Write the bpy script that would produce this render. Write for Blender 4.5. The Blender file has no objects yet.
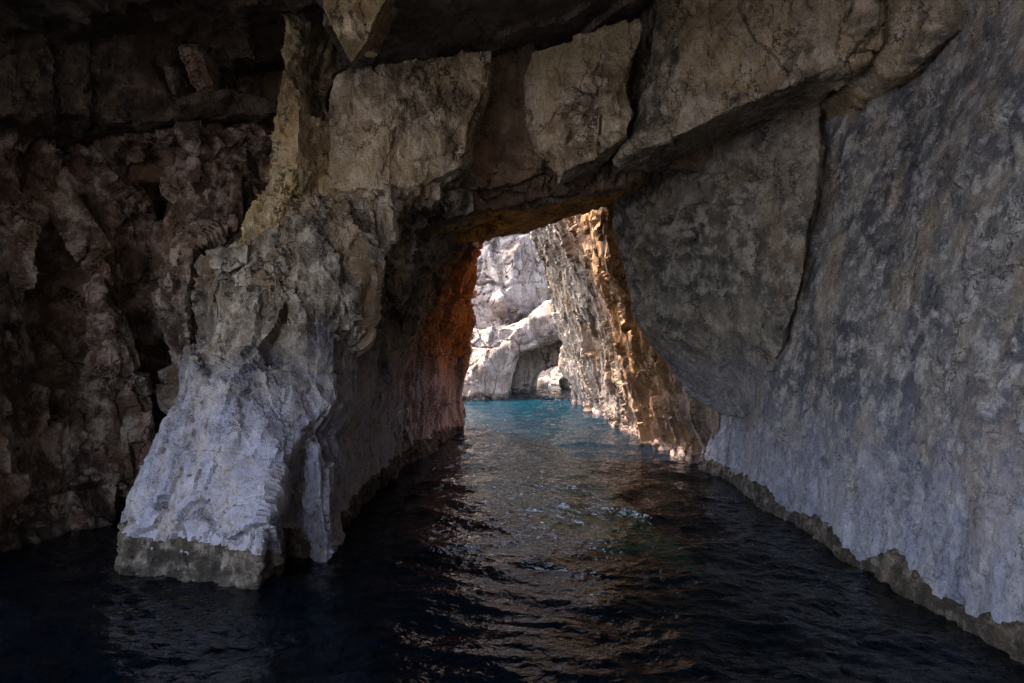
import bpy, bmesh, math, random
import numpy as np
from mathutils import Vector
from mathutils.geometry import delaunay_2d_cdt

random.seed(7)
scene = bpy.context.scene
COL = scene.collection
R = math.radians

# ------------------------------------------------------------------ camera
F = 683.0                       # focal length in pixels (24 mm on a 36 mm back)
H = 2.5                         # eye height over the water, standing in a small boat
HOR = 360.0                     # image row of the horizon
PITCH = math.atan((HOR - 341.5) / F)
cd = bpy.data.cameras.new('camera')
cd.sensor_width = 36.0
cd.lens = 36.0 * F / 1024.0
cd.clip_start = 0.05
cd.clip_end = 3000
cam = bpy.data.objects.new('camera', cd)
COL.objects.link(cam)
cam.location = (0, 0, H)
cam.rotation_euler = (math.pi / 2 + PITCH, 0, 0)
scene.camera = cam
CP, SP = math.cos(PITCH), math.sin(PITCH)

def at(px, py, D):
    """world point seen at image point (px, py) standing D metres ahead"""
    u = (px - 512.0) / F
    v = (341.5 - py) / F
    y = CP - v * SP
    z = SP + v * CP
    s = D / y
    return (u * s, D, H + z * s)

# ------------------------------------------------------------------ noise
rng = np.random.RandomState(11)
PERM = np.concatenate([rng.permutation(1024)] * 3).astype(np.int32)
RV = rng.uniform(-1, 1, 1024).astype(np.float32)
RS = rng.uniform(0, 1, (1024, 3)).astype(np.float32)
RG = rng.uniform(-1, 1, (1024, 4)).astype(np.float32)

def _h(ix, iy, iz):
    return PERM[PERM[PERM[ix & 1023] + (iy & 1023)] + (iz & 1023)]

def vnoise(p):
    fl = np.floor(p)
    i = fl.astype(np.int32)
    f = (p - fl).astype(np.float32)
    w = f * f * f * (f * (f * 6 - 15) + 10)
    x, y, z = i[:, 0], i[:, 1], i[:, 2]
    out = 0
    for dx in (0, 1):
        wx = w[:, 0] if dx else 1 - w[:, 0]
        for dy in (0, 1):
            wy = w[:, 1] if dy else 1 - w[:, 1]
            for dz in (0, 1):
                wz = w[:, 2] if dz else 1 - w[:, 2]
                out = out + RV[_h(x + dx, y + dy, z + dz)] * (wx * wy * wz)
    return out

def fbm(p, n=4, lac=2.03, gain=0.5):
    a, t, o = 1.0, 0.0, 0
    for k in range(n):
        o = o + a * vnoise(p + 17.3 * k)
        t += a
        a *= gain
        p = p * lac
    return o / t * 1.6

def ridged(p, n=3):
    a, t, o = 1.0, 0.0, 0
    for k in range(n):
        o = o + a * (1 - np.abs(vnoise(p + 9.7 * k)) * 2.2)
        t += a
        a *= 0.5
        p = p * 2.1
    return o / t

def voro(p):
    """nearest cell: id, offset to its seed, distance to the cell's edge"""
    fl = np.floor(p)
    i = fl.astype(np.int32)
    f = (p - fl).astype(np.float32)
    n = len(p)
    d1 = np.full(n, 9.0, np.float32)
    d2 = np.full(n, 9.0, np.float32)
    hid = np.zeros(n, np.int32)
    off = np.zeros((n, 3), np.float32)
    for dx in (-1, 0, 1):
        for dy in (-1, 0, 1):
            for dz in (-1, 0, 1):
                h = _h(i[:, 0] + dx, i[:, 1] + dy, i[:, 2] + dz)
                s = RS[h]
                v = f - s - np.array((dx, dy, dz), np.float32)
                d = (v * v).sum(1)
                c = d < d1
                d2 = np.where(c, d1, np.minimum(d2, d))
                off[c] = v[c]
                hid[c] = h[c]
                d1 = np.where(c, d, d1)
    return hid, off, np.sqrt(d2) - np.sqrt(d1)

def facet(p, warp=0.25, scoop=1.0):
    q = p + warp * np.stack([vnoise(p * 1.7 + 3), vnoise(p * 1.7 + 31), vnoise(p * 1.7 + 57)], 1)
    hid, off, edge = voro(q)
    g = RG[hid]
    # tilted planes with scooped chips: crisp ridges, as in broken limestone
    return g[:, 3] * 0.35 + (g[:, :3] * off).sum(1) * (1.15 - .4 * scoop) + ((off * off).sum(1) - .25) * scoop, edge

def V(*a):
    return np.array(a, np.float32)

STY = {
    # broad: slow swells; f1/f2/f3: chipped facets (amp, cells per metre xyz); rib: tall splinters; flute: water-worn ribs; fine: grain; crack: fissures
    'buttress': dict(sc=.5, bed=(.03, .06, .85, .02), broad=(.07, .6), f1=(.17, (.9, .9, .45)), f2=(.085, (2.4, 2.4, 1.1)), f3=(.038, (6, 6, 3)), rib=(.09, (2.4, 2.4, .35)), flute=(.0, (3.2, 3.2, .5)), fine=(.012, 10), crack=(.08, (.9, .9, .5), .025)),
    'jagged':   dict(broad=(.10, .6), f1=(.17, (1.2, 1.2, .6)), f2=(.09, (3.0, 3.0, 1.8)), f3=(.03, (7, 7, 5)), rib=(.08, (2.6, 2.6, .4)), flute=(.0, (2.6, 2.6, .5)), fine=(.016, 9), crack=(.05, (1., 1., .6), .04)),
    'left': dict(sc=.05, bed=(.10, .12, .55, .025), broad=(.12, .4), f1=(.40, (.7, .7, .18)), f2=(.13, (1.8, 1.8, .55)), f3=(.045, (4.6, 4.6, 2.0)), rib=(.26, (1.2, 1.2, .11)), flute=(.0, (1.2, 1.2, .22)), fine=(.012, 9), crack=(.10, (.7, .7, .3), .03)),
    'slab': dict(sc=.3, broad=(.04, .5), f1=(.07, (.7, .7, .55)), f2=(.030, (2.4, 2.4, 1.6)), f3=(.014, (6, 6, 4)), rib=(.024, (2.6, 2.6, .5)), flute=(.0, (3.5, 3.5, .6)), fine=(.010, 10), crack=(.11, (.7, .7, .38), .016)),
    'wall': dict(sc=.3, broad=(.10, .35), f1=(.055, (.5, .5, .4)), f2=(.028, (2.0, 2.0, 1.3)), f3=(.018, (6, 6, 4.5)), rib=(.012, (2, 2, .4)), flute=(.0, (2.5, 2.5, .5)), fine=(.016, 11), crack=(.09, (.40, .40, .24), .012)),
    'tunnel': dict(sc=.35, broad=(.26, .3), f1=(.22, (.7, .6, .2)), f2=(.08, (2.4, 2.2, .5)), f3=(.05, (6, 5, 1.6)), rib=(.18, (1.3, 1.1, .14)), flute=(.10, (3.0, 2.4, .30)), fine=(.02, 6), crack=(.08, (.6, .6, .3), .05)),
    'roof':     dict(broad=(.14, .4), f1=(.12, (.8, .8, .8)), f2=(.04, (2.2, 2.2, 2.2)), f3=(.0, (5, 5, 5)), rib=(0, (1, 1, 1)), flute=(0, (1, 1, 1)), fine=(.02, 6), crack=(.05, (.6, .6, .6), .02)),
    'far': dict(sc=.15, bed=(.25, .32, .27, .025), broad=(.1, .2), f1=(.42, (.34, .34, .13)), f2=(.09, (1.0, 1.0, .5)), f3=(.03, (2.6, 2.6, 1.2)), rib=(.16, (.8, .8, .10)), flute=(.0, (.8, .8, .12)), fine=(.015, 3), crack=(.2, (.3, .3, .16), .03)),
}

def rock_disp(P, sty, k=1.0):
    s = STY[sty]
    sc = s.get('sc', .8)
    d = s['broad'][0] * fbm(P * s['broad'][1] + 5.1, 3)
    a, e = facet(P * V(*s['f1'][1]), .16, sc)
    d = d + s['f1'][0] * a
    a, e2 = facet(P * V(*s['f2'][1]) + 40, .2, sc)
    m = 0.55 + 0.9 * np.clip(vnoise(P * 0.8 + 70) + .3, 0, 1)
    d = d + s['f2'][0] * a * m
    if s['f3'][0]:
        a, _ = facet(P * V(*s['f3'][1]) + 140, .3, sc)
        d = d + s['f3'][0] * a * (.3 + 1.2 * np.clip(vnoise(P * 1.1 + 170) + .4, 0, 1))
    if s['rib'][0]:
        a, _ = facet(P * V(*s['rib'][1]) + 210, .22, sc)
        d = d + s['rib'][0] * a
    if s['flute'][0]:
        q = P * V(*s['flute'][1])
        q = q + .35 * np.stack([vnoise(P * .9), vnoise(P * .9 + 7), 0 * P[:, 0]], 1)
        d = d + s['flute'][0] * (ridged(q, 3) - .3)
    if 'bed' in s:
        # level beds standing in and out, with an open joint between them
        am, gr, fz, wd = s['bed']
        zz = (P[:, 2] + .06 * P[:, 0]) * fz + .22 * fbm(P * .35 + 61, 3) + 50
        fl = np.floor(zz)
        fr_ = zz - fl
        e_ = np.minimum(fr_, 1 - fr_)
        on = np.clip(vnoise(P * V(.45, .45, .8) + 81) * 2.5 + .75, 0, 1)
        d = d + am * RV[(fl.astype(np.int32) * 37) & 1023] - gr * on * np.exp(-(e_ / wd) ** 2)
    d = d + s['fine'][0] * fbm(P * s['fine'][1], 3)
    if s['crack'][0]:
        q = P * V(*s['crack'][1]) + .30 * np.stack([fbm(P * 1.1, 3), fbm(P * 1.1 + 9, 3), fbm(P * 1.1 + 19, 3)], 1)
        _, _, e3 = voro(q)
        w = s['crack'][2] * (.5 + np.clip(vnoise(P * .7 + 11) + .2, 0, 1))
        d = d - s['crack'][0] * np.exp(-(e3 / w) ** 2) * np.clip(vnoise(P * .6 + 23) * 2 + .6, 0, 1)
    return (d * k).astype(np.float32)

# ------------------------------------------------------------------ materials
def rock_mat(name, dark, mid, light, stain=None, stain_amt=.5, speck=(.6, .58, .55), speck_amt=.25, streak=1.0,
             bump=.5, scale=1.0, blue=0.0, rust=None, rough=.85, zone=None, fissure=1.0):
    m = bpy.data.materials.new(name)
    m.use_nodes = True
    nt = m.node_tree
    N, L = nt.nodes, nt.links
    b = N['Principled BSDF']
    geo = N.new('ShaderNodeNewGeometry')

    def mapping(sc):
        mp = N.new('ShaderNodeMapping')
        mp.inputs['Scale'].default_value = sc
        L.new(geo.outputs['Position'], mp.inputs['Vector'])
        return mp.outputs[0]

    def noise(vec, sc, det=6, ro=.6, dist=0.0):
        n = N.new('ShaderNodeTexNoise')
        n.inputs['Scale'].default_value = sc
        n.inputs['Detail'].default_value = det
        n.inputs['Roughness'].default_value = ro
        n.inputs['Distortion'].default_value = dist
        L.new(vec, n.inputs['Vector'])
        return n.outputs['Fac']

    def ramp(fac, a, c):
        r = N.new('ShaderNodeMapRange')
        r.interpolation_type = 'SMOOTHSTEP'
        r.inputs['From Min'].default_value = a
        r.inputs['From Max'].default_value = c
        L.new(fac, r.inputs['Value'])
        return r.outputs[0]

    def mix(fac, a, c, mode='MIX'):
        x = N.new('ShaderNodeMix')
        x.data_type = 'RGBA'
        x.blend_type = mode
        for sock, v in ((x.inputs[0], fac), (x.inputs[6], a), (x.inputs[7], c)):
            if hasattr(v, 'is_linked') or hasattr(v, 'links'):
                L.new(v, sock)
            elif isinstance(v, (tuple, list)):
                sock.default_value = (*v, 1)
            else:
                sock.default_value = v
        return x.outputs[2]

    def math_(op, a, c):
        x = N.new('ShaderNodeMath')
        x.operation = op
        for sock, v in ((x.inputs[0], a), (x.inputs[1], c)):
            if hasattr(v, 'links'):
                L.new(v, sock)
            else:
                sock.default_value = v
        return x.outputs[0]

    p1 = mapping((scale, scale, scale))
    pv = mapping((scale * 2.2, scale * 2.2, scale * .35))
    big = noise(p1, .55, 5, .6, .4)
    med = noise(p1, 2.6, 8, .68, .3)
    fin = noise(mapping((scale, scale, scale * .5)), 30, 8, .75)
    grit = noise(p1, 11, 10, .8, .3)
    str_ = noise(pv, 1.3, 7, .68, .6)
    c = mix(ramp(big, .41, .60), dark, mid)
    c = mix(ramp(med, .44, .64), c, light)
    c = mix(math_('MULTIPLY', ramp(str_, .52, .66), .75 * streak), c, tuple(v * .38 for v in dark))
    if stain:
        st = noise(mapping((scale, scale, scale * .6)), .8, 7, .65, .8)
        c = mix(math_('MULTIPLY', ramp(st, .50, .60), stain_amt), c, stain)
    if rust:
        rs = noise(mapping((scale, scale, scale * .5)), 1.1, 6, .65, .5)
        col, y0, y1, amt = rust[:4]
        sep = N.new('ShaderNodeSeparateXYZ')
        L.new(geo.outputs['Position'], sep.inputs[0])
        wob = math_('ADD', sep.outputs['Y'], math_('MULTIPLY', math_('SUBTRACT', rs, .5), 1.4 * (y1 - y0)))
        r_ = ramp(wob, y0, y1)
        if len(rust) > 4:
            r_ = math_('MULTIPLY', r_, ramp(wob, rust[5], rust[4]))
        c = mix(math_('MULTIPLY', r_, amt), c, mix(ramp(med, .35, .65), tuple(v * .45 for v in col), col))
    # salt and lichen flecks, dark pits
    sp = noise(p1, 5.5, 10, .78, .2)
    c = mix(math_('MULTIPLY', ramp(sp, .57, .68), speck_amt), c, speck)
    c = mix(math_('MULTIPLY', ramp(fin, .52, .36), .35), c, tuple(v * .40 for v in dark))
    c = mix(math_('MULTIPLY', ramp(grit, .47, .33), .6), c, tuple(v * .30 for v in dark))
    grain = noise(p1, 27, 4, .75)
    c = mix(math_('MULTIPLY', ramp(grain, .50, .38), .38), c, tuple(v * .45 for v in mid))
    c = mix(math_('MULTIPLY', ramp(grain, .56, .68), .25), c, tuple(min(.8, v * 1.35) for v in light))
    # hairline fissures
    wv = N.new('ShaderNodeVectorMath')
    wv.operation = 'ADD'
    wn = N.new('ShaderNodeTexNoise')
    wn.inputs['Scale'].default_value = 1.6 * scale
    wn.inputs['Detail'].default_value = 5
    wn.inputs['Roughness'].default_value = .7
    L.new(geo.outputs['Position'], wn.inputs['Vector'])
    L.new(mapping((1, 1, .55)), wv.inputs[0])
    L.new(wn.outputs['Color'], wv.inputs[1])
    cr = N.new('ShaderNodeTexVoronoi')
    cr.feature = 'DISTANCE_TO_EDGE'
    cr.inputs['Scale'].default_value = 1.25 * scale
    L.new(wv.outputs[0], cr.inputs['Vector'])
    cm = math_('MULTIPLY', ramp(cr.outputs['Distance'], .024, .004), ramp(noise(p1, .9, 4, .6, .2), .42, .56))
    c = mix(math_('MULTIPLY', cm, .85 * fissure), c, tuple(v * .18 for v in dark))
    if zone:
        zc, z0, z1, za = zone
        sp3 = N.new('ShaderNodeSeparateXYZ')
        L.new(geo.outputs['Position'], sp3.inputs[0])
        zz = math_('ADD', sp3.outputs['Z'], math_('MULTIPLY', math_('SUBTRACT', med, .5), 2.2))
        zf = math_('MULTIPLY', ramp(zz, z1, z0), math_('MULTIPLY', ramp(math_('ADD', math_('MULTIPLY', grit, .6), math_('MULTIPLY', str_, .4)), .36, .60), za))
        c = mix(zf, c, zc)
    L.new(c, b.inputs['Base Color'])
    b.inputs['Roughness'].default_value = rough
    b.inputs['Specular IOR Level'].default_value = .25
    # relief too small for the mesh
    vo = N.new('ShaderNodeTexVoronoi')
    vo.feature = 'F1'
    vo.inputs['Scale'].default_value = 9 * scale
    vo.inputs['Randomness'].default_value = 1
    L.new(mapping((1, 1, .6)), vo.inputs['Vector'])
    hsum = math_('ADD', math_('MULTIPLY', med, .9), math_('MULTIPLY', fin, .35))
    hsum = math_('ADD', hsum, math_('MULTIPLY', grit, .6))
    hsum = math_('ADD', hsum, math_('MULTIPLY', grain, .18))
    hsum = math_('ADD', hsum, math_('MULTIPLY', vo.outputs['Distance'], .22))
    hsum = math_('ADD', hsum, math_('MULTIPLY', str_, .5))
    hsum = math_('SUBTRACT', hsum, math_('MULTIPLY', cm, .5 * fissure))
    bp = N.new('ShaderNodeBump')
    bp.inputs['Strength'].default_value = min(1, bump * 1.6)
    bp.inputs['Distance'].default_value = .07 / scale
    L.new(hsum, bp.inputs['Height'])
    L.new(bp.outputs[0], b.inputs['Normal'])
    return m

M = {}
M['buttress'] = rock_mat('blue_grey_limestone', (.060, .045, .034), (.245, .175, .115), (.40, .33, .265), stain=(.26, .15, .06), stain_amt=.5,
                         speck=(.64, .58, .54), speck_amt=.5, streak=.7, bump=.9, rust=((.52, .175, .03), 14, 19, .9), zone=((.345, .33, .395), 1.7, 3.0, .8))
M['block'] = rock_mat('brown_limestone', (.13, .088, .052), (.385, .275, .165), (.53, .42, .30), stain=(.29, .215, .085), stain_amt=.4,
                      speck=(.62, .56, .50), speck_amt=.35, streak=.5, bump=1.0)
M['rib'] = rock_mat('ochre_limestone', (.11, .07, .032), (.36, .24, .115), (.49, .38, .235), stain=(.29, .22, .06), stain_amt=.5,
                    speck=(.57, .51, .45), speck_amt=.4, streak=.6, bump=.9)
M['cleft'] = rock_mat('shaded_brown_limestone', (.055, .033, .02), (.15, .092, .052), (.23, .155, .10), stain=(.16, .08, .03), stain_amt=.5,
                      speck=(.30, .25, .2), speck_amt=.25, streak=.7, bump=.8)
M['dark'] = rock_mat('roof_shade_limestone', (.028, .017, .011), (.075, .045, .028), (.13, .09, .062), stain=(.10, .042, .018), stain_amt=.4,
                     speck=(.20, .17, .14), speck_amt=.25, streak=.6, bump=.8)  # tones darkened to stand for the shade under the roof
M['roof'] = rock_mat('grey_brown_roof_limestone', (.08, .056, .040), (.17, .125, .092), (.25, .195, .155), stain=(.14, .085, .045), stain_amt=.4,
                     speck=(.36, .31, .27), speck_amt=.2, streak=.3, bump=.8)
M['left'] = rock_mat('umber_limestone', (.050, .028, .018), (.165, .097, .060), (.42, .315, .25), stain=(.22, .095, .045), stain_amt=.3,
                     speck=(.48, .41, .38), speck_amt=.5, streak=.8, bump=.95)
M['slab'] = rock_mat('grey_brown_limestone', (.050, .040, .030), (.225, .172, .118), (.38, .31, .235), stain=(.30, .19, .07), stain_amt=.4,
                     speck=(.50, .46, .42), speck_amt=.4, streak=.5, bump=1.0, scale=1.25)
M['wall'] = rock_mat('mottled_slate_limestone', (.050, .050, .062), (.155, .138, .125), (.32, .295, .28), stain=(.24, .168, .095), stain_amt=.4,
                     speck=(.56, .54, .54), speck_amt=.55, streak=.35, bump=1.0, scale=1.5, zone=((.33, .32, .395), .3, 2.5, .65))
M['wedge'] = rock_mat('weathered_grey_limestone', (.060, .052, .046), (.150, .125, .100), (.27, .235, .195), stain=(.22, .145, .075), stain_amt=.35,
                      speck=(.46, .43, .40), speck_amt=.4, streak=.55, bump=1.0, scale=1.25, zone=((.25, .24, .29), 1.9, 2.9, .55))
M['tunnel'] = rock_mat('golden_limestone', (.060, .040, .026), (.175, .125, .085), (.30, .24, .18), stain=(.25, .125, .04), stain_amt=.5,
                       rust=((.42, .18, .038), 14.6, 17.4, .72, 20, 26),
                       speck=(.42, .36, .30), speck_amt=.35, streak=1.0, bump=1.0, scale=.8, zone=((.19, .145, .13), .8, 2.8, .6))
M['lintel'] = rock_mat('rust_glow_limestone', (.035, .022, .013), (.095, .056, .032), (.16, .105, .068), stain=(.13, .06, .02), stain_amt=.4,
                       rust=((.66, .29, .05), 12.6, 13.4, .97), speck=(.2, .16, .12), speck_amt=.15, streak=.6, bump=.8)  # rust orange, set extra bright for the light bounced up from beyond
M['far'] = rock_mat('pale_pink_limestone', (.085, .056, .040), (.225, .163, .127), (.315, .25, .205), stain=(.19, .125, .08), stain_amt=.45,
                    speck=(.38, .34, .31), speck_amt=.3, streak=.9, bump=.55, scale=.4)
M['crust'] = rock_mat('barnacle_crust', (.028, .018, .011), (.085, .060, .038), (.19, .15, .115), stain=(.085, .058, .022), stain_amt=.4,
                      speck=(.42, .36, .30), speck_amt=.5, streak=.3, bump=1.0, scale=1.8, zone=((.022, .016, .011), .02, .5, .85))
M['crust_pink'] = rock_mat('coralline_crust', (.06, .034, .026), (.17, .10, .075), (.33, .225, .19), stain=(.12, .08, .035), stain_amt=.3,
                           speck=(.48, .38, .34), speck_amt=.35, streak=.3, bump=1.0, scale=1.2)

# ------------------------------------------------------------------ building blocks
def link(name, me, mat, parent=None):
    o = bpy.data.objects.new(name, me)
    COL.objects.link(o)
    me.materials.append(mat)
    if parent:
        o.parent = parent
    return o

def tag(o, label, cat, group=None, kind=None):
    o['label'] = label
    if cat:
        o['category'] = cat
    if group:
        o['group'] = group
    o['kind'] = kind or 'thing'
    return o

def prism(outline, inner=(), ext=(0, 4, 0)):
    """solid with a faceted front through the outline and inner points; the back is the front moved by ext"""
    pts = list(outline) + list(inner)
    n = len(outline)
    co2 = [Vector((p[0], p[1])) for p in pts]
    edges = [(i, (i + 1) % n) for i in range(n)]
    vs, es, fs, ov, oe, of = delaunay_2d_cdt(co2, edges, [list(range(n))], 1, 1e-4)
    front = []
    for k, v in enumerate(vs):
        src = ov[k][0] if ov[k] else 0
        front.append(Vector(at(v.x, v.y, pts[src][2])))
    bm = bmesh.new()
    e = Vector(ext)
    a = [bm.verts.new(v) for v in front]
    c = [bm.verts.new(v + e) for v in front]
    cnt = {}
    for f in fs:
        for i in range(len(f)):
            cnt[(f[i], f[(i + 1) % len(f)])] = 1
    for f in fs:
        bm.faces.new([a[i] for i in f])
        bm.faces.new([c[i] for i in reversed(f)])
    for (i, j) in cnt:
        if (j, i) not in cnt:
            bm.faces.new([a[j], a[i], c[i], c[j]])
    bmesh.ops.recalc_face_normals(bm, faces=bm.faces)
    return bm

def hull(points):
    bm = bmesh.new()
    for p in points:
        bm.verts.new(p)
    r = bmesh.ops.convex_hull(bm, input=bm.verts)
    loose = [v for v in bm.verts if not v.link_faces]
    bmesh.ops.delete(bm, geom=loose, context='VERTS')
    bmesh.ops.recalc_face_normals(bm, faces=bm.faces)
    return bm

def grid_solid(fx, ys, zs, thick):
    """wall slab: x = fx(y, z), thickened towards +x"""
    bm = bmesh.new()
    A = [[bm.verts.new((fx(y, z), y, z)) for z in zs] for y in ys]
    B = [[bm.verts.new((fx(y, z) + thick, y, z)) for z in zs] for y in ys]
    ny, nz = len(ys), len(zs)
    for G in (A, B):
        for i in range(ny - 1):
            for j in range(nz - 1):
                bm.faces.new((G[i][j], G[i + 1][j], G[i + 1][j + 1], G[i][j + 1]))
    for i in range(ny - 1):
        for j in (0, nz - 1):
            bm.faces.new((A[i][j], A[i + 1][j], B[i + 1][j], B[i][j]))
    for j in range(nz - 1):
        for i in (0, ny - 1):
            bm.faces.new((A[i][j], A[i][j + 1], B[i][j + 1], B[i][j]))
    bmesh.ops.recalc_face_normals(bm, faces=bm.faces)
    return bm

def rock(name, bms, mat, sty, vox, label, cat='rock', group=None, k=1.0, post=None, mod=None):
    """join solids, remesh them into one skin and weather it"""
    bm = bmesh.new()
    for b in (bms if isinstance(bms, list) else [bms]):
        t = bpy.data.meshes.new('t')
        b.to_mesh(t)
        b.free()
        bm.from_mesh(t)
        bpy.data.meshes.remove(t)
    me = bpy.data.meshes.new('raw')
    bm.to_mesh(me)
    bm.free()
    o = bpy.data.objects.new('raw', me)
    COL.objects.link(o)
    md = o.modifiers.new('r', 'REMESH')
    md.mode = 'VOXEL'
    md.voxel_size = vox
    dg = bpy.context.evaluated_depsgraph_get()
    me2 = bpy.data.meshes.new_from_object(o.evaluated_get(dg))
    bpy.data.objects.remove(o)
    bpy.data.meshes.remove(me)
    n = len(me2.vertices)
    P = np.empty(n * 3, np.float32)
    Nn = np.empty(n * 3, np.float32)
    me2.vertices.foreach_get('co', P)
    me2.vertices.foreach_get('normal', Nn)
    P = P.reshape(-1, 3)
    Nn = Nn.reshape(-1, 3)
    d = rock_disp(P, sty, k)
    if post is not None:
        d = d + post(P, Nn)
    if mod is not None:
        d = d * mod(P)
    P2 = P + Nn * d[:, None]
    base = np.array((float(P2[:, 0].mean()), float(P2[:, 1].min() * .5 + P2[:, 1].mean() * .5), float(max(P2[:, 2].min(), 0))), np.float32)
    me2.vertices.foreach_set('co', (P2 - base).ravel())
    me2.polygons.foreach_set('use_smooth', np.ones(len(me2.polygons), bool))
    me2.update()
    me2.set_sharp_from_angle(angle=R(28))
    ob = link(name, me2, mat)
    ob.location = base
    if label:
        tag(ob, label, cat, group)
    return ob

def crust(rk, top, mat, thick=.035, lump=.05, cell=9.0, wob=.10, box=None, label=None):
    """barnacle and algae crust grown on the rock at the waterline: a part of the rock"""
    me = rk.data
    n = len(me.vertices)
    P = np.empty(n * 3, np.float32)
    me.vertices.foreach_get('co', P)
    P = P.reshape(-1, 3)
    Nn = np.empty(n * 3, np.float32)
    me.vertices.foreach_get('normal', Nn)
    Nn = Nn.reshape(-1, 3)
    W = P + np.array(rk.location, np.float32)
    lim = top + wob * (fbm(W * V(1.2, 1.2, .3), 4) + .45 * fbm(W * V(6, 6, 3), 4))
    ok = (W[:, 2] < lim) & (W[:, 2] > -.9)
    if box:
        ok &= (W[:, 0] > box[0]) & (W[:, 0] < box[1]) & (W[:, 1] > box[2]) & (W[:, 1] < box[3])
    nf = len(me.polygons)
    tot = np.empty(nf, np.int32)
    st = np.empty(nf, np.int32)
    me.polygons.foreach_get('loop_total', tot)
    me.polygons.foreach_get('loop_start', st)
    lv = np.empty(len(me.loops), np.int32)
    me.loops.foreach_get('vertex_index', lv)
    q = tot == 4
    quads = lv[st[q][:, None] + np.arange(4)[None]]
    full = ok[quads].all(1)
    quads = quads[full]
    if not len(quads):
        return None
    used = np.unique(quads)
    mp = -np.ones(n, np.int64)
    mp[used] = np.arange(len(used))
    quads = mp[quads]
    e = np.concatenate([quads[:, [0, 1]], quads[:, [1, 2]], quads[:, [2, 3]], quads[:, [3, 0]]])
    e.sort(axis=1)
    ue, c = np.unique(e, axis=0, return_counts=True)
    rim = np.zeros(len(used), bool)
    rim[ue[c == 1].ravel()] = True
    w = W[used]
    _, off, ed = voro(w * cell)
    d = thick + lump * (.75 - np.sqrt((off ** 2).sum(1))) + .4 * lump * fbm(w * 3, 3)
    fade = np.clip((lim[used] - w[:, 2]) / .05, 0, 1)
    d = np.where(rim, -.02, d * fade)
    v = P[used] + Nn[used] * d[:, None].astype(np.float32)
    m2 = bpy.data.meshes.new('crust')
    m2.from_pydata(v.tolist(), [], quads.tolist())
    m2.polygons.foreach_set('use_smooth', np.ones(len(m2.polygons), bool))
    m2.update()
    o = link('barnacle_crust', m2, mat, rk)
    if label:
        o['label'] = label
    return o

# ------------------------------------------------------------------ left buttress and the tunnel's left side
but_out = [(85, 700, 7.9), (121, 568, 8.2), (140, 500, 8.5), (166, 440, 8.8), (188, 392, 9.0), (188, 352, 9.05), (210, 343, 9.35), (204, 292, 9.3),
           (214, 256, 9.4), (245, 238, 9.6), (300, 216, 9.75), (345, 203, 9.9), (400, 190, 10.2), (432, 190, 10.7), (458, 196, 11.8),
           (474, 205, 13.5), (481, 238, 20), (470, 300, 22), (465, 345, 23), (458, 400, 23.5), (461, 432, 23.7), (470, 480, 24),
           (400, 570, 15.5), (340, 650, 9.6), (268, 735, 7.5)]
but_in = [(258, 588, 7.45), (262, 520, 7.75), (284, 462, 8.15), (303, 430, 8.5), (190, 578, 7.8), (195, 520, 7.95),
          (281, 590, 8.9), (283, 540, 8.9), (290, 500, 9.0), (299, 468, 8.9), (312, 552, 8.8), (316, 500, 8.75), (320, 460, 8.75), (336, 400, 9.0),
          (350, 330, 9.25), (356, 285, 9.4), (362, 240, 9.7), (330, 640, 9.0),
          (345, 525, 10.6), (352, 440, 11.0), (372, 350, 11.6), (376, 290, 11.4), (395, 472, 15.4), (398, 400, 15.4), (408, 330, 15.5), (424, 270, 15.0), (446, 222, 13.6),
          (372, 215, 9.95), (388, 208, 10.15), (392, 250, 10.4), (396, 290, 10.9), (385, 245, 10.2), (408, 215, 11.4), (415, 240, 12.6),
          (228, 455, 8.2), (240, 390, 8.5), (212, 400, 8.6), (250, 300, 9.05), (300, 262, 9.45), (330, 240, 9.6), (272, 350, 8.85), (300, 330, 9.0), (225, 345, 9.25), (240, 352, 8.9),
          (330, 330, 9.15), (430, 420, 20), (440, 340, 20), (455, 270, 19)]
def but_post(P, Nn):
    # slabs break out along level beds; deep flutes hang from the upper right corner
    w = np.clip((P[:, 1] - 11) / 4, 0, 1)
    r = ridged(P * V(2.0, 1.2, .35) + 4, 3)
    up = np.clip((P[:, 2] - 2.2) / 1.2, 0, 1) * np.clip((P[:, 0] + 3.0) / .7, 0, 1) * (1 - w)
    a, _ = facet(P * V(2.6, 2.6, 1.3) + 90)
    return (w * (.16 * (r - .3) + .30 * facet(P * V(.8, .55, .16) + 33, .2, .3)[0]) + up * (.12 * facet(P * V(3.2, 3.2, .4) + 60, .2, .2)[0] + .04 * a)).astype(np.float32)
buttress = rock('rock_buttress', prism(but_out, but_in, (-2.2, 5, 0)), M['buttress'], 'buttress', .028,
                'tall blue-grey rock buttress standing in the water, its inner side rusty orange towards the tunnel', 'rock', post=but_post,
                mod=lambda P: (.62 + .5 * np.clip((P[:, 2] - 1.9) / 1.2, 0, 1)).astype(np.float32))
crust(buttress, .42, M['crust'], .008, .03, 18, .12, (-9, 9, 5, 25))

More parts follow.
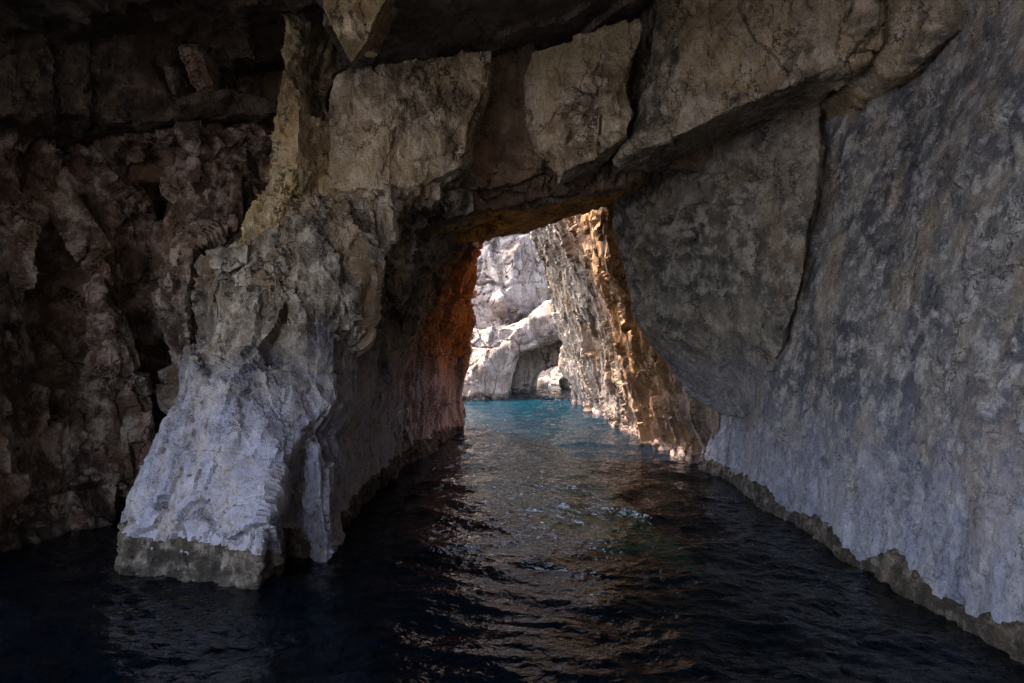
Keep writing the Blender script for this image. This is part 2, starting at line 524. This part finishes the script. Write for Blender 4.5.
def part(ob, name, parent, label=None):
    loc = ob.location.copy()
    ob.name = name
    ob.parent = parent
    ob.location = loc - parent.location
    if label:
        ob['label'] = label
    return ob
courses = []
cx = [206, 250, 268, 306, 321, 352, 364]
cr_ = np.random.RandomState(3)
for i in range(len(cx) - 1):
    x0, x1 = cx[i] + cr_.uniform(-4, 4), cx[i + 1] - 1
    yt = 248 - (cx[i] - 206) * .27
    dep = 9.25 + (cx[i] - 206) * .0044 + cr_.uniform(-.08, .14)
    b0 = yt + cr_.uniform(10, 44)
    yt += cr_.uniform(-3, 5)
    courses.append(prism([(x0, yt, dep), (x1, yt - 7, dep + .08), (x1 - 1, b0 - 4, dep + .05), ((x0 + x1) / 2, b0 + 6, dep + .02), (x0 + 2, b0, dep)], [], (-.1, 1.6, .05)))
part(rock('cap_ledge', courses, M['buttress'], 'jagged', .026, None, k=.3), 'cap_ledge', buttress, 'broken bedding course along the top of the buttress')
fin = prism([(307, 436, 8.6), (318, 448, 8.55), (321, 500, 8.5), (329, 545, 8.5), (326, 600, 8.5), (312, 590, 8.55), (309, 530, 8.65), (303, 480, 8.7)], [(314, 500, 8.45)], (-.1, .9, 0))
part(rock('rock_fin', fin, M['buttress'], 'buttress', .026, None, k=.8), 'rock_fin', buttress, 'narrow pale fin beside the dark gully')

# column and flakes over the buttress
ob = rock('rock_column', prism(
    [(283, -140, 10.2), (284, 0, 10.2), (286, 70, 10.2), (279, 88, 10.1), (276, 130, 10.0), (268, 180, 9.9), (250, 214, 9.8), (238, 240, 9.7), (245, 262, 9.9), (300, 240, 10.0), (342, 222, 10.1),
     (334, 186, 10.4), (328, 150, 10.7), (322, 110, 10.6), (312, 84, 10.5), (322, 60, 10.6), (322, 0, 10.6), (324, -140, 10.6)],
    [(300, 30, 10.1), (300, 100, 9.95), (298, 150, 9.85), (290, 200, 9.75)], (-.3, 4, .2)), M['rib'], 'jagged', .036,
    'ochre rock column rising from the top of the grey buttress to the roof')
ob = rock('rock_flake', prism(
    [(316, -140, 10.6), (318, 0, 10.6), (316, 60, 10.7), (322, 74, 10.7), (332, 60, 10.6), (336, 30, 10.6), (330, -140, 10.6)],
    [], (0, 2, 0)), M['rib'], 'jagged', .04, 'narrow pale rock flake squeezed behind the hanging fang of the roof', k=.5)
ob = rock('hanging_fang', prism(
    [(310, -150, 8.0), (324, 0, 8.1), (336, 34, 8.15), (351, 66, 8.2), (366, 46, 8.15), (374, 24, 8.1), (387, 0, 8.0), (400, -50, 8.0), (430, -150, 8.0)],
    [(345, 0, 7.95), (352, 30, 8.0)], (-.1, 1.6, .9)), M['rib'], 'slab', .026, 'pale pointed rock fang hanging down from the cave roof')

# fallen-course blocks that carry the roof
ob = rock('rock_block', prism(
    [(338, 78, 10.5), (400, 64, 10.7), (470, 48, 11.0), (494, 46, 11.1), (489, 80, 11.05), (478, 108, 11.0), (469, 130, 10.95), (464, 166, 10.9), (444, 177, 10.75), (420, 186, 10.6),
     (395, 193, 10.5), (350, 204, 10.3), (328, 208, 10.3), (333, 150, 10.45), (330, 100, 10.5)],
    [(400, 120, 10.45), (360, 170, 10.25), (440, 120, 10.75), (430, 170, 10.6)], (0, 4, .2)), M['block'], 'slab', .034,
    'broad brown face block above the tunnel, right of the ochre column', k=1.3)
ob = rock('recessed_block', prism(
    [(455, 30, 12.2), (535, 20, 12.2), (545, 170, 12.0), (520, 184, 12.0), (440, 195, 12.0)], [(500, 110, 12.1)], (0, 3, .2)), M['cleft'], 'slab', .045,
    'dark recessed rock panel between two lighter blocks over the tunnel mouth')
ob = rock('rock_block', prism(
    [(524, 70, 11.7), (532, 52, 11.5), (565, 42, 11.3), (600, 28, 11.2), (640, 12, 11.1), (646, 20, 11.1), (643, 40, 11.1), (631, 65, 11.1), (628, 90, 11.1), (633, 112, 11.05), (626, 136, 11.05),
     (600, 154, 11.1), (562, 174, 11.15), (555, 156, 11.4), (535, 150, 11.8), (525, 120, 11.9)],
    [(565, 100, 11.15), (600, 90, 10.95), (560, 150, 11.15)], (0, 4, .2)), M['block'], 'slab', .034,
    'olive-brown wedge of rock hanging between two dark clefts above the tunnel', k=1.2)
ob = rock('rock_beam', prism(
    [(655, -80, 11.3), (652, 20, 11.5), (645, 60, 11.6), (640, 110, 11.4), (618, 158, 11.3), (650, 146, 10.9), (700, 126, 10.5), (750, 101, 10.1), (790, 85, 9.75), (820, 69, 9.5), (850, 59, 9.2),
     (872, 54, 9.0), (881, 45, 8.9), (879, 0, 8.9), (874, -80, 8.9)],
    [(670, 90, 10.7), (690, 30, 10.6), (760, 40, 9.9), (830, 20, 9.2)], (.2, 4, .1)), M['slab'], 'slab', .034,
    'long ochre-stained rock beam slanting up over the grey wedge slab', k=1.3)
ob = rock('rock_block', prism(
    [(868, -80, 9.2), (872, 58, 9.25), (885, 60, 9.1), (905, 62, 8.8), (925, 55, 8.5), (942, 46, 8.25), (990, 10, 7.9), (1040, -20, 7.5), (1060, -100, 7.4)],
    [(910, 0, 8.7)], (.4, 4, .1)), M['slab'], 'slab', .034,
    'small grey block wedged between the long beam and the right cave wall')

# lintel slab over the passage, rust streaks below brightened to stand for bounced glow
def lint(pts):
    return [at(*p) for p in pts]
lin = hull(lint([(380, 196, 12.3), (470, 184, 12.3), (560, 174, 12.2), (640, 150, 12.4), (640, 176, 12.4), (612, 186, 12.4), (540, 196, 12.4), (470, 210, 12.4), (390, 232, 12.4),
                 (384, 250, 17.0), (482, 238, 17.2), (530, 232, 16.6), (612, 204, 14.9), (655, 190, 14.2), (380, 150, 17.2), (650, 120, 15)]))
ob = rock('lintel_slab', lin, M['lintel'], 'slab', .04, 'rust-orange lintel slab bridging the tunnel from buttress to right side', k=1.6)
# the rock mass above it
mass = hull([(-9, 12.8, 5.8), (7, 12.8, 6.4), (-9, 19, 6.6), (7, 17, 7.0), (-9, 12.8, 12), (7, 12.8, 12), (-9, 18, 12), (7, 17, 12)])
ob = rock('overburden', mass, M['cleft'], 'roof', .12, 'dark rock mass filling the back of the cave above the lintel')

# ------------------------------------------------------------------ right side
ob = rock('wedge_slab', prism(
    [(609, 140, 14.4), (650, 130, 13.8), (700, 112, 13.0), (745, 98, 12.3), (800, 80, 11.4), (818, 74, 11.1), (817, 185, 10.75), (809, 225, 10.7), (802, 280, 10.85), (785, 335, 11.4), (772, 374, 12.0),
     (760, 398, 12.5), (746, 420, 13.1), (725, 412, 13.7), (705, 402, 14.2), (690, 391, 14.4), (668, 366, 14.4), (641, 335, 14.4), (633, 322, 14.3), (632, 296, 14.4), (617, 250, 14.5), (611, 225, 14.5)],
    [(700, 250, 12.75), (760, 200, 11.65), (650, 220, 13.6), (740, 330, 12.3), (690, 340, 13.3), (680, 190, 13.1)], (1.2, 2.5, .3)), M['wedge'], 'slab', .036,
    'great grey-brown wedge-shaped slab leaning against the right wall, pointed end down', k=1.3)

def wall_x(y, z):
    x = 4.22 + .13 * max(z, 0) + .012 * max(z - 2, 0) ** 2 - .06 * min(z, 0)
    x += .10 * math.sin(y * .7 + z * .3) + .05 * math.sin(y * 1.9 + 1 - z * .8)
    if y > 11.5:
        x += .09 * (y - 11.5)
    return x
ys = [-9 + .5 * i for i in range(55)]
zs = [-2 + .5 * i for i in range(25)]
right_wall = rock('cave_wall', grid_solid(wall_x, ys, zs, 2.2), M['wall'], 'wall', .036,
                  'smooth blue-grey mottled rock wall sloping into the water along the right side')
crust(right_wall, .25, M['crust'], .03, .055, 15, .15, (3, 6, 3, 17.5))

tun_out = [(578, 440, 40), (575, 403, 39.5), (566, 372, 38.5), (562, 340, 37.5), (553, 305, 36.5), (545, 275, 35.5), (538, 255, 34.5), (528, 222, 33), (520, 150, 31),
           (640, 100, 17), (700, 140, 16), (720, 300, 15.4), (735, 400, 14.9), (742, 440, 14.6), (736, 520, 14.4), (690, 520, 16.2), (640, 490, 22), (600, 460, 30)]
tun_in = [(560, 230, 26), (585, 215, 21), (604, 215, 17.8), (612, 260, 18.0), (632, 300, 18.3), (640, 340, 18.0), (670, 380, 17.0), (690, 420, 16.0), (697, 462, 15.9),
          (600, 300, 23), (603, 340, 24), (612, 390, 25), (612, 421, 27.5), (640, 437, 22.0), (660, 447, 19.3), (575, 300, 29), (585, 350, 30), (592, 400, 33), (580, 260, 25.5),
          (622, 330, 20.3), (640, 390, 20.5), (660, 410, 18.4), (565, 270, 30), (675, 440, 18.0), (685, 430, 17.4)]
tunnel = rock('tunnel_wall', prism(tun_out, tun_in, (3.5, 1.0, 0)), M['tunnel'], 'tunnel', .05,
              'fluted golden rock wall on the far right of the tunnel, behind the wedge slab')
crust(tunnel, .28, M['crust_pink'], .03, .07, 7, .16, (2.5, 7, 14, 41))

# ------------------------------------------------------------------ left side of the cave
lef_out = [(-330, 800, 7.0), (-330, -150, 7.5), (-60, -150, 10.5), (120, -150, 12.5), (300, -120, 14), (300, 150, 14), (300, 330, 14), (260, 520, 14.5), (200, 640, 13), (90, 690, 10.2), (-60, 740, 8.6)]
lef_in = [(-60, 578, 7.9), (0, 548, 9.1), (60, 532, 10.0), (118, 521, 10.7), (140, 500, 12.2), (175, 455, 13.4),
          (20, 470, 9.9), (60, 430, 10.4), (100, 440, 10.8), (122, 490, 10.9), (128, 440, 11.2), (150, 420, 12.4),
          (100, 300, 11.2), (110, 350, 11.0), (116, 400, 11.0), (96, 262, 11.5), (75, 330, 11.9), (80, 280, 12.1), (130, 300, 12.5), (140, 360, 12.5), (60, 370, 11.4),
          (28, 270, 10.3), (40, 220, 10.8), (52, 185, 11.2), (20, 320, 10.6), (60, 245, 11.8), (0, 230, 10.6), (80, 150, 12.2), (10, 140, 11.2),
          (192, 130, 11.6), (196, 180, 11.5), (188, 250, 11.4), (182, 300, 11.2), (190, 345, 11.4), (196, 380, 12.0), (165, 200, 14.2), (160, 280, 14.6), (165, 350, 14.4), (172, 410, 14.4), (212, 320, 14.0), (205, 260, 13.4), (216, 200, 12.4), (225, 260, 12.8), (240, 180, 12.0), (232, 225, 11.8)]
left = rock('cave_wall', prism(lef_out, lef_in, (-2.5, 2.5, 0)), M['left'], 'left', .045,
            'dark red-brown ribbed rock wall at the back left of the cave')
crust(left, .22, M['crust'], .015, .04, 10, .12)
ob = rock('roof_ledge', prism(
    [(-200, -200, 9), (-200, 70, 9.0), (-40, 112, 9.9), (30, 118, 10.4), (75, 112, 10.8), (120, 92, 11.0), (168, 62, 11.2), (190, -60, 11.2), (160, -200, 11)],
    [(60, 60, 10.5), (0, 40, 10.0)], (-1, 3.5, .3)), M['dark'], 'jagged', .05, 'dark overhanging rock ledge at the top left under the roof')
ob = rock('rock_ledge', prism(
    [(70, 112, 11.0), (100, 70, 11.1), (135, 48, 11.1), (150, 60, 11.0), (165, 92, 11.0), (174, 104, 11.0), (200, 88, 11.1), (240, 90, 11.4), (280, 104, 11.7), (282, 112, 11.8), (225, 118, 11.6), (170, 120, 11.3), (110, 124, 11.2), (80, 120, 11.1)],
    [(120, 90, 10.9), (220, 100, 11.2)], (0, 2.5, .5)), M['dark'], 'slab', .045, 'brown lens-shaped rock ledge jutting over the dark left wall')
for k, (name, pts, lab) in enumerate([
        ('rock_rib', [(134, 20, 11.5), (142, 40, 11.4), (150, 75, 11.3), (160, 103, 11.2), (148, 108, 11.2), (140, 80, 11.3), (130, 40, 11.5)], 'slim brown rock rib, leftmost of three hanging above the lens-shaped ledge'),
        ('rock_rib', [(154, 20, 11.5), (164, 50, 11.3), (174, 80, 11.2), (178, 103, 11.15), (170, 108, 11.2), (162, 80, 11.3), (150, 40, 11.5)], 'thin pale rock rib, middle one of three hanging above the lens-shaped ledge'),
        ('rock_rib', [(172, 4, 11.4), (188, 10, 11.3), (198, 40, 11.2), (205, 65, 11.2), (212, 84, 11.25), (192, 86, 11.2), (184, 60, 11.2), (176, 30, 11.3)], 'widest pale rock rib of the three hanging above the lens-shaped ledge')]):
    rock(name, prism(pts, [], (0.1, 1.5, 0.1)), M['left'], 'jagged', .035, lab, group='ribs hanging under the roof on the left', k=.35)

# ------------------------------------------------------------------ roof over the boat and the unseen light-blocking wall behind the camera
roof = hull([(-2.2, -1.0, 7.3), (8, -1.0, 10.4), (-2.75, 10.2, 7.15), (-2.3, 10.9, 7.15), (-.6, 11.6, 7.75), (2.2, 11.8, 8.75), (9, 10.5, 11.2),
             (-2.2, 0.0, 12), (8, .5, 13), (-2.7, 18, 12), (9, 18, 13), (-2.7, 14, 7.2), (9, 16, 11.2)])
ob = rock('roof_rock', roof, M['roof'], 'roof', .07, 'huge grey-brown roof slab hanging over the water above the blocks and the long beam', k=1.0)
roof = hull([(-16, -.5, 5.6), (-1.5, -.5, 6.6), (-16, 12, 7.6), (-9, 12.5, 7.7), (-1.5, 14, 8.6), (-16, 1.5, 13), (-1.5, 1.5, 13), (-16, 18, 13), (-1.5, 18, 13), (-16, 18, 7.8), (-1.5, 18, 8.6)])  # unseen front lip set low to keep mouth light off the upper left
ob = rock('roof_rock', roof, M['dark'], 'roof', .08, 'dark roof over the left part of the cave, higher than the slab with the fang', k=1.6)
back = hull([(7, 1, -2.5), (5.2, -1, -2.5), (-1.6, -6, -2.5), (-1, -9, -2.5), (8, -9, -2.5), (7, 1, 12), (5.4, -1, 12), (-1.2, -5.5, 12), (-1, -9, 12), (8, -9, 12)])  # added out of view to block light from behind on the right
rock('cave_wall', back, M['wall'], 'wall', .09, 'unseen rock wall added behind the boat to block light from the right')

# ------------------------------------------------------------------ beyond the tunnel
ob = rock('sea_cliff', [prism(
    [(380, 40, 47), (380, 335, 47), (470, 331, 46), (500, 328, 45.5), (530, 319, 45.8), (544, 304, 46.5), (551, 288, 47), (546, 270, 46.8), (538, 250, 46.5), (534, 225, 46.5), (530, 40, 47.5)],
    [(500, 300, 44.6), (500, 260, 45.2), (515, 250, 45.0), (512, 285, 44.8), (528, 290, 45.8), (486, 300, 45.2), (482, 250, 46)], (0, 12, 0)),
    prism([(530, 40, 51), (530, 320, 51), (620, 320, 51), (620, 40, 51)], [], (0, 4, 0))],
    M['far'], 'far', .11, 'sunlit pale pink cliff block seen through the tunnel above the small arch')
ob = rock('sea_arch', [prism(
    [(380, 336, 45), (470, 332, 43.4), (500, 327, 43.0), (530, 317, 43.2), (546, 303, 44), (600, 292, 44), (600, 345, 43.4), (562, 338, 43.2), (540, 344, 43.1), (516, 352, 43.0), (509, 374, 43.3), (506, 392, 43.4),
     (500, 430, 43.4), (440, 440, 41), (380, 440, 41)],
    [(461, 403, 41.5), (462, 382, 42), (474, 350, 43), (496, 352, 42.6), (480, 372, 42.2), (492, 398, 42.6), (520, 330, 42.4), (560, 315, 42.4)], (0, 12, 0)),
    prism([(480, 300, 51.5), (610, 300, 51.5), (610, 372, 51.5), (575, 366, 51.5), (560, 362, 51.5), (545, 365, 51.5), (530, 374, 51.5), (522, 405, 51.5), (480, 420, 51.5)], [], (1.0, 8, 0))],
    M['far'], 'far', .10, 'low pale natural arch of rock with a dark opening at the waterline far away', k=.5)
crust(ob, .45, M['crust'], .03, .10, 3.0, .12)
ob = rock('shore_rock', prism(
    [(480, 250, 72), (480, 420, 72), (545, 420, 68), (552, 386, 67), (575, 387, 66), (620, 400, 66), (640, 250, 72)],
    [(545, 384, 70), (548, 360, 73), (560, 365, 72), (565, 380, 69)], (0, 6, 0)), M['far'], 'far', .16, 'pale rock shore showing through the opening of the far arch')
for (x, y, D, s, lab) in [(541, 384, 62, .7, 'rounded pink boulder standing in the water just under the far arch'),
                          (566, 381, 59, .8, 'larger pale boulder leaning against the golden wall under the far arch')]:
    c = Vector(at(x, y, D))
    c.z = .3
    pts = []
    for i in range(18):
        v = Vector((random.gauss(0, 1), random.gauss(0, 1), random.gauss(0, 1))).normalized()
        pts.append(c + Vector((v.x * s, v.y * s, v.z * s * 1.3)))
    rock('boulder', hull(pts), M['far'], 'far', .09, lab, 'boulder', 'boulders under the far arch', k=.35)

# ------------------------------------------------------------------ water and sea bed
def axis(dense, out):
    a = list(dense)
    st = a[1] - a[0]
    lo, hi = [], []
    x, s = a[0], st
    while x > -out:
        s *= 1.35
        x -= s
        lo.append(x)
    x, s = a[-1], a[-1] - a[-2]
    while x < out:
        s *= 1.35
        x += s
        hi.append(x)
    return np.array(lo[::-1] + a + hi)
ydense = [3.5]
while ydense[-1] < 72:
    ydense.append(ydense[-1] + max(.04, .0048 * ydense[-1]))
xs = axis(np.arange(-8, 5.2, .045), 900)
yy = axis(ydense, 900)
X, Y = np.meshgrid(xs, yy)
Q = np.stack([X.ravel(), Y.ravel(), np.zeros(X.size)], 1).astype(np.float32)
Z = np.zeros(len(Q), np.float32)
wr = np.random.RandomState(5)
w1 = vnoise(Q * .35 + 3)
w2 = vnoise(Q * .35 + 43)
for i in range(30):
    lam = 2.2 * (0.875 ** i)
    ang = R(70) + wr.normal(0, .7 + .03 * i)
    kx, ky = math.cos(ang) * 2 * math.pi / lam, math.sin(ang) * 2 * math.pi / lam
    amp = .016 * lam * (.75 + .5 * wr.rand())
    ph = kx * (Q[:, 0] + .5 * w1) + ky * (Q[:, 1] + .5 * w2) + wr.uniform(0, 6.28)
    s = .5 + .5 * np.sin(ph)
    Z += amp * (s ** 1.6 * 1.15 - .45) * (.65 + .7 * vnoise(Q * .5 + 5 * i))
Z += .012 * fbm(Q * 1.1, 3)
fade = np.clip(1 - (np.abs(Q[:, 0]) - 9) / 20, 0, 1) * np.clip(1 - (np.abs(Q[:, 1]) - 75) / 30, 0, 1)
Q[:, 2] = Z * fade
ny, nx = X.shape
idx = np.arange(nx * ny).reshape(ny, nx)
quads = np.stack([idx[:-1, :-1], idx[:-1, 1:], idx[1:, 1:], idx[1:, :-1]], -1).reshape(-1, 4)
wm = bpy.data.meshes.new('water')
wm.from_pydata(Q.tolist(), [], quads.tolist())
wm.polygons.foreach_set('use_smooth', np.ones(len(wm.polygons), bool))
wm.update()

mw = bpy.data.materials.new('sea_water')
mw.use_nodes = True
nt = mw.node_tree
N, L = nt.nodes, nt.links
N.remove(N['Principled BSDF'])
out = N['Material Output']
geo = N.new('ShaderNodeNewGeometry')
sep = N.new('ShaderNodeSeparateXYZ')
L.new(geo.outputs['Position'], sep.inputs[0])
# deep water in the cave, pale sand under the open channel beyond
mr = N.new('ShaderNodeMapRange')
mr.interpolation_type = 'SMOOTHSTEP'
mr.inputs['From Min'].default_value = 13
mr.inputs['From Max'].default_value = 44
L.new(sep.outputs['Y'], mr.inputs['Value'])
mxc = N.new('ShaderNodeMix')
mxc.data_type = 'RGBA'
mxc.inputs[6].default_value = (.0006, .0028, .0062, 1)
mxc.inputs[7].default_value = (.0008, .017, .027, 1)
L.new(mr.outputs[0], mxc.inputs[0])
body = N.new('ShaderNodeBsdfDiffuse')
L.new(mxc.outputs[2], body.inputs['Color'])
tr = N.new('ShaderNodeBsdfTransparent')
tr.inputs['Color'].default_value = (.30, .52, .50, 1)
mb = N.new('ShaderNodeMixShader')
mb.inputs[0].default_value = .22
L.new(body.outputs[0], mb.inputs[1])
L.new(tr.outputs[0], mb.inputs[2])
gl = N.new('ShaderNodeBsdfGlossy')
gl.inputs['Roughness'].default_value = .02
nz = N.new('ShaderNodeTexNoise')
nz.inputs['Scale'].default_value = 7
nz.inputs['Detail'].default_value = 3
nz.inputs['Distortion'].default_value = .4
L.new(geo.outputs['Position'], nz.inputs['Vector'])
bp = N.new('ShaderNodeBump')
bp.inputs['Strength'].default_value = .8
bp.inputs['Distance'].default_value = .04
L.new(nz.outputs['Fac'], bp.inputs['Height'])
L.new(bp.outputs[0], gl.inputs['Normal'])
fr = N.new('ShaderNodeFresnel')
fr.inputs['IOR'].default_value = 1.33
L.new(bp.outputs[0], fr.inputs['Normal'])
ms = N.new('ShaderNodeMixShader')
L.new(fr.outputs[0], ms.inputs[0])
L.new(mb.outputs[0], ms.inputs[1])
L.new(gl.outputs[0], ms.inputs[2])
L.new(ms.outputs[0], out.inputs['Surface'])
water = link('water', wm, mw)
tag(water, 'dark rippled sea water, turquoise beyond the tunnel', 'water', kind='structure')

xb = axis(np.arange(-8, 8, .5), 900)
yb = axis(np.arange(2, 76, .5), 900)
X, Y = np.meshgrid(xb, yb)
B = np.stack([X.ravel(), Y.ravel(), np.zeros(X.size)], 1).astype(np.float32)
B[:, 2] = -3.0 + .8 * fbm(B * .3, 4) + .9 * np.clip((B[:, 1] - 20) / 20, 0, 1)
ny, nx = X.shape
idx = np.arange(nx * ny).reshape(ny, nx)
quads = np.stack([idx[:-1, :-1], idx[:-1, 1:], idx[1:, 1:], idx[1:, :-1]], -1).reshape(-1, 4)
sm = bpy.data.meshes.new('sea_bed')
sm.from_pydata(B.tolist(), [], quads.tolist())
sm.update()
bed = link('sea_bed', sm, rock_mat('sea_bed_rock', (.03, .04, .035), (.08, .09, .075), (.14, .15, .12), stain=(.05, .08, .02), stain_amt=.6, speck_amt=.1, bump=.5))
tag(bed, 'rocky sea bed under the water', 'sea bed', kind='structure')

# ------------------------------------------------------------------ light
SUN = Vector((-.36, .10, .925)).normalized()
el = math.asin(SUN.z)
az = math.atan2(SUN.x, SUN.y)
w = bpy.data.worlds.new('World')
scene.world = w
w.use_nodes = True
nt = w.node_tree
sky = nt.nodes.new('ShaderNodeTexSky')
sky.sky_type = 'NISHITA'
sky.sun_disc = False
sky.sun_elevation = el
sky.sun_rotation = az
sky.air_density = .8
sky.dust_density = 3.0
sky.ozone_density = .6
bg = nt.nodes['Background']
bg.inputs['Strength'].default_value = .15
nt.links.new(sky.outputs[0], bg.inputs['Color'])
sd = bpy.data.lights.new('sun', 'SUN')
sd.energy = 2.0
sd.angle = R(.5)
sd.color = (1, .93, .84)
sun = bpy.data.objects.new('sun', sd)
COL.objects.link(sun)
sun.rotation_euler = SUN.to_track_quat('Z', 'Y').to_euler()
sun.location = SUN * 60

vs = scene.view_settings
vs.view_transform = 'Standard'
vs.look = 'None'
vs.exposure = 3.7
vs.gamma = 1
vs.use_curve_mapping = False
cy = scene.cycles
cy.use_denoising = True
try:
    cy.denoiser = 'OPENIMAGEDENOISE'
    cy.denoising_input_passes = 'RGB_ALBEDO_NORMAL'
    cy.denoising_prefilter = 'NONE'
except Exception:
    pass
cy.max_bounces = 8
cy.diffuse_bounces = 6
cy.glossy_bounces = 4
cy.transparent_max_bounces = 8
cy.caustics_reflective = True
cy.blur_glossy = 1.0
cy.caustics_refractive = False
cy.sample_clamp_indirect = 3
print('polys', sum(len(o.data.polygons) for o in scene.objects if o.type == 'MESH'))
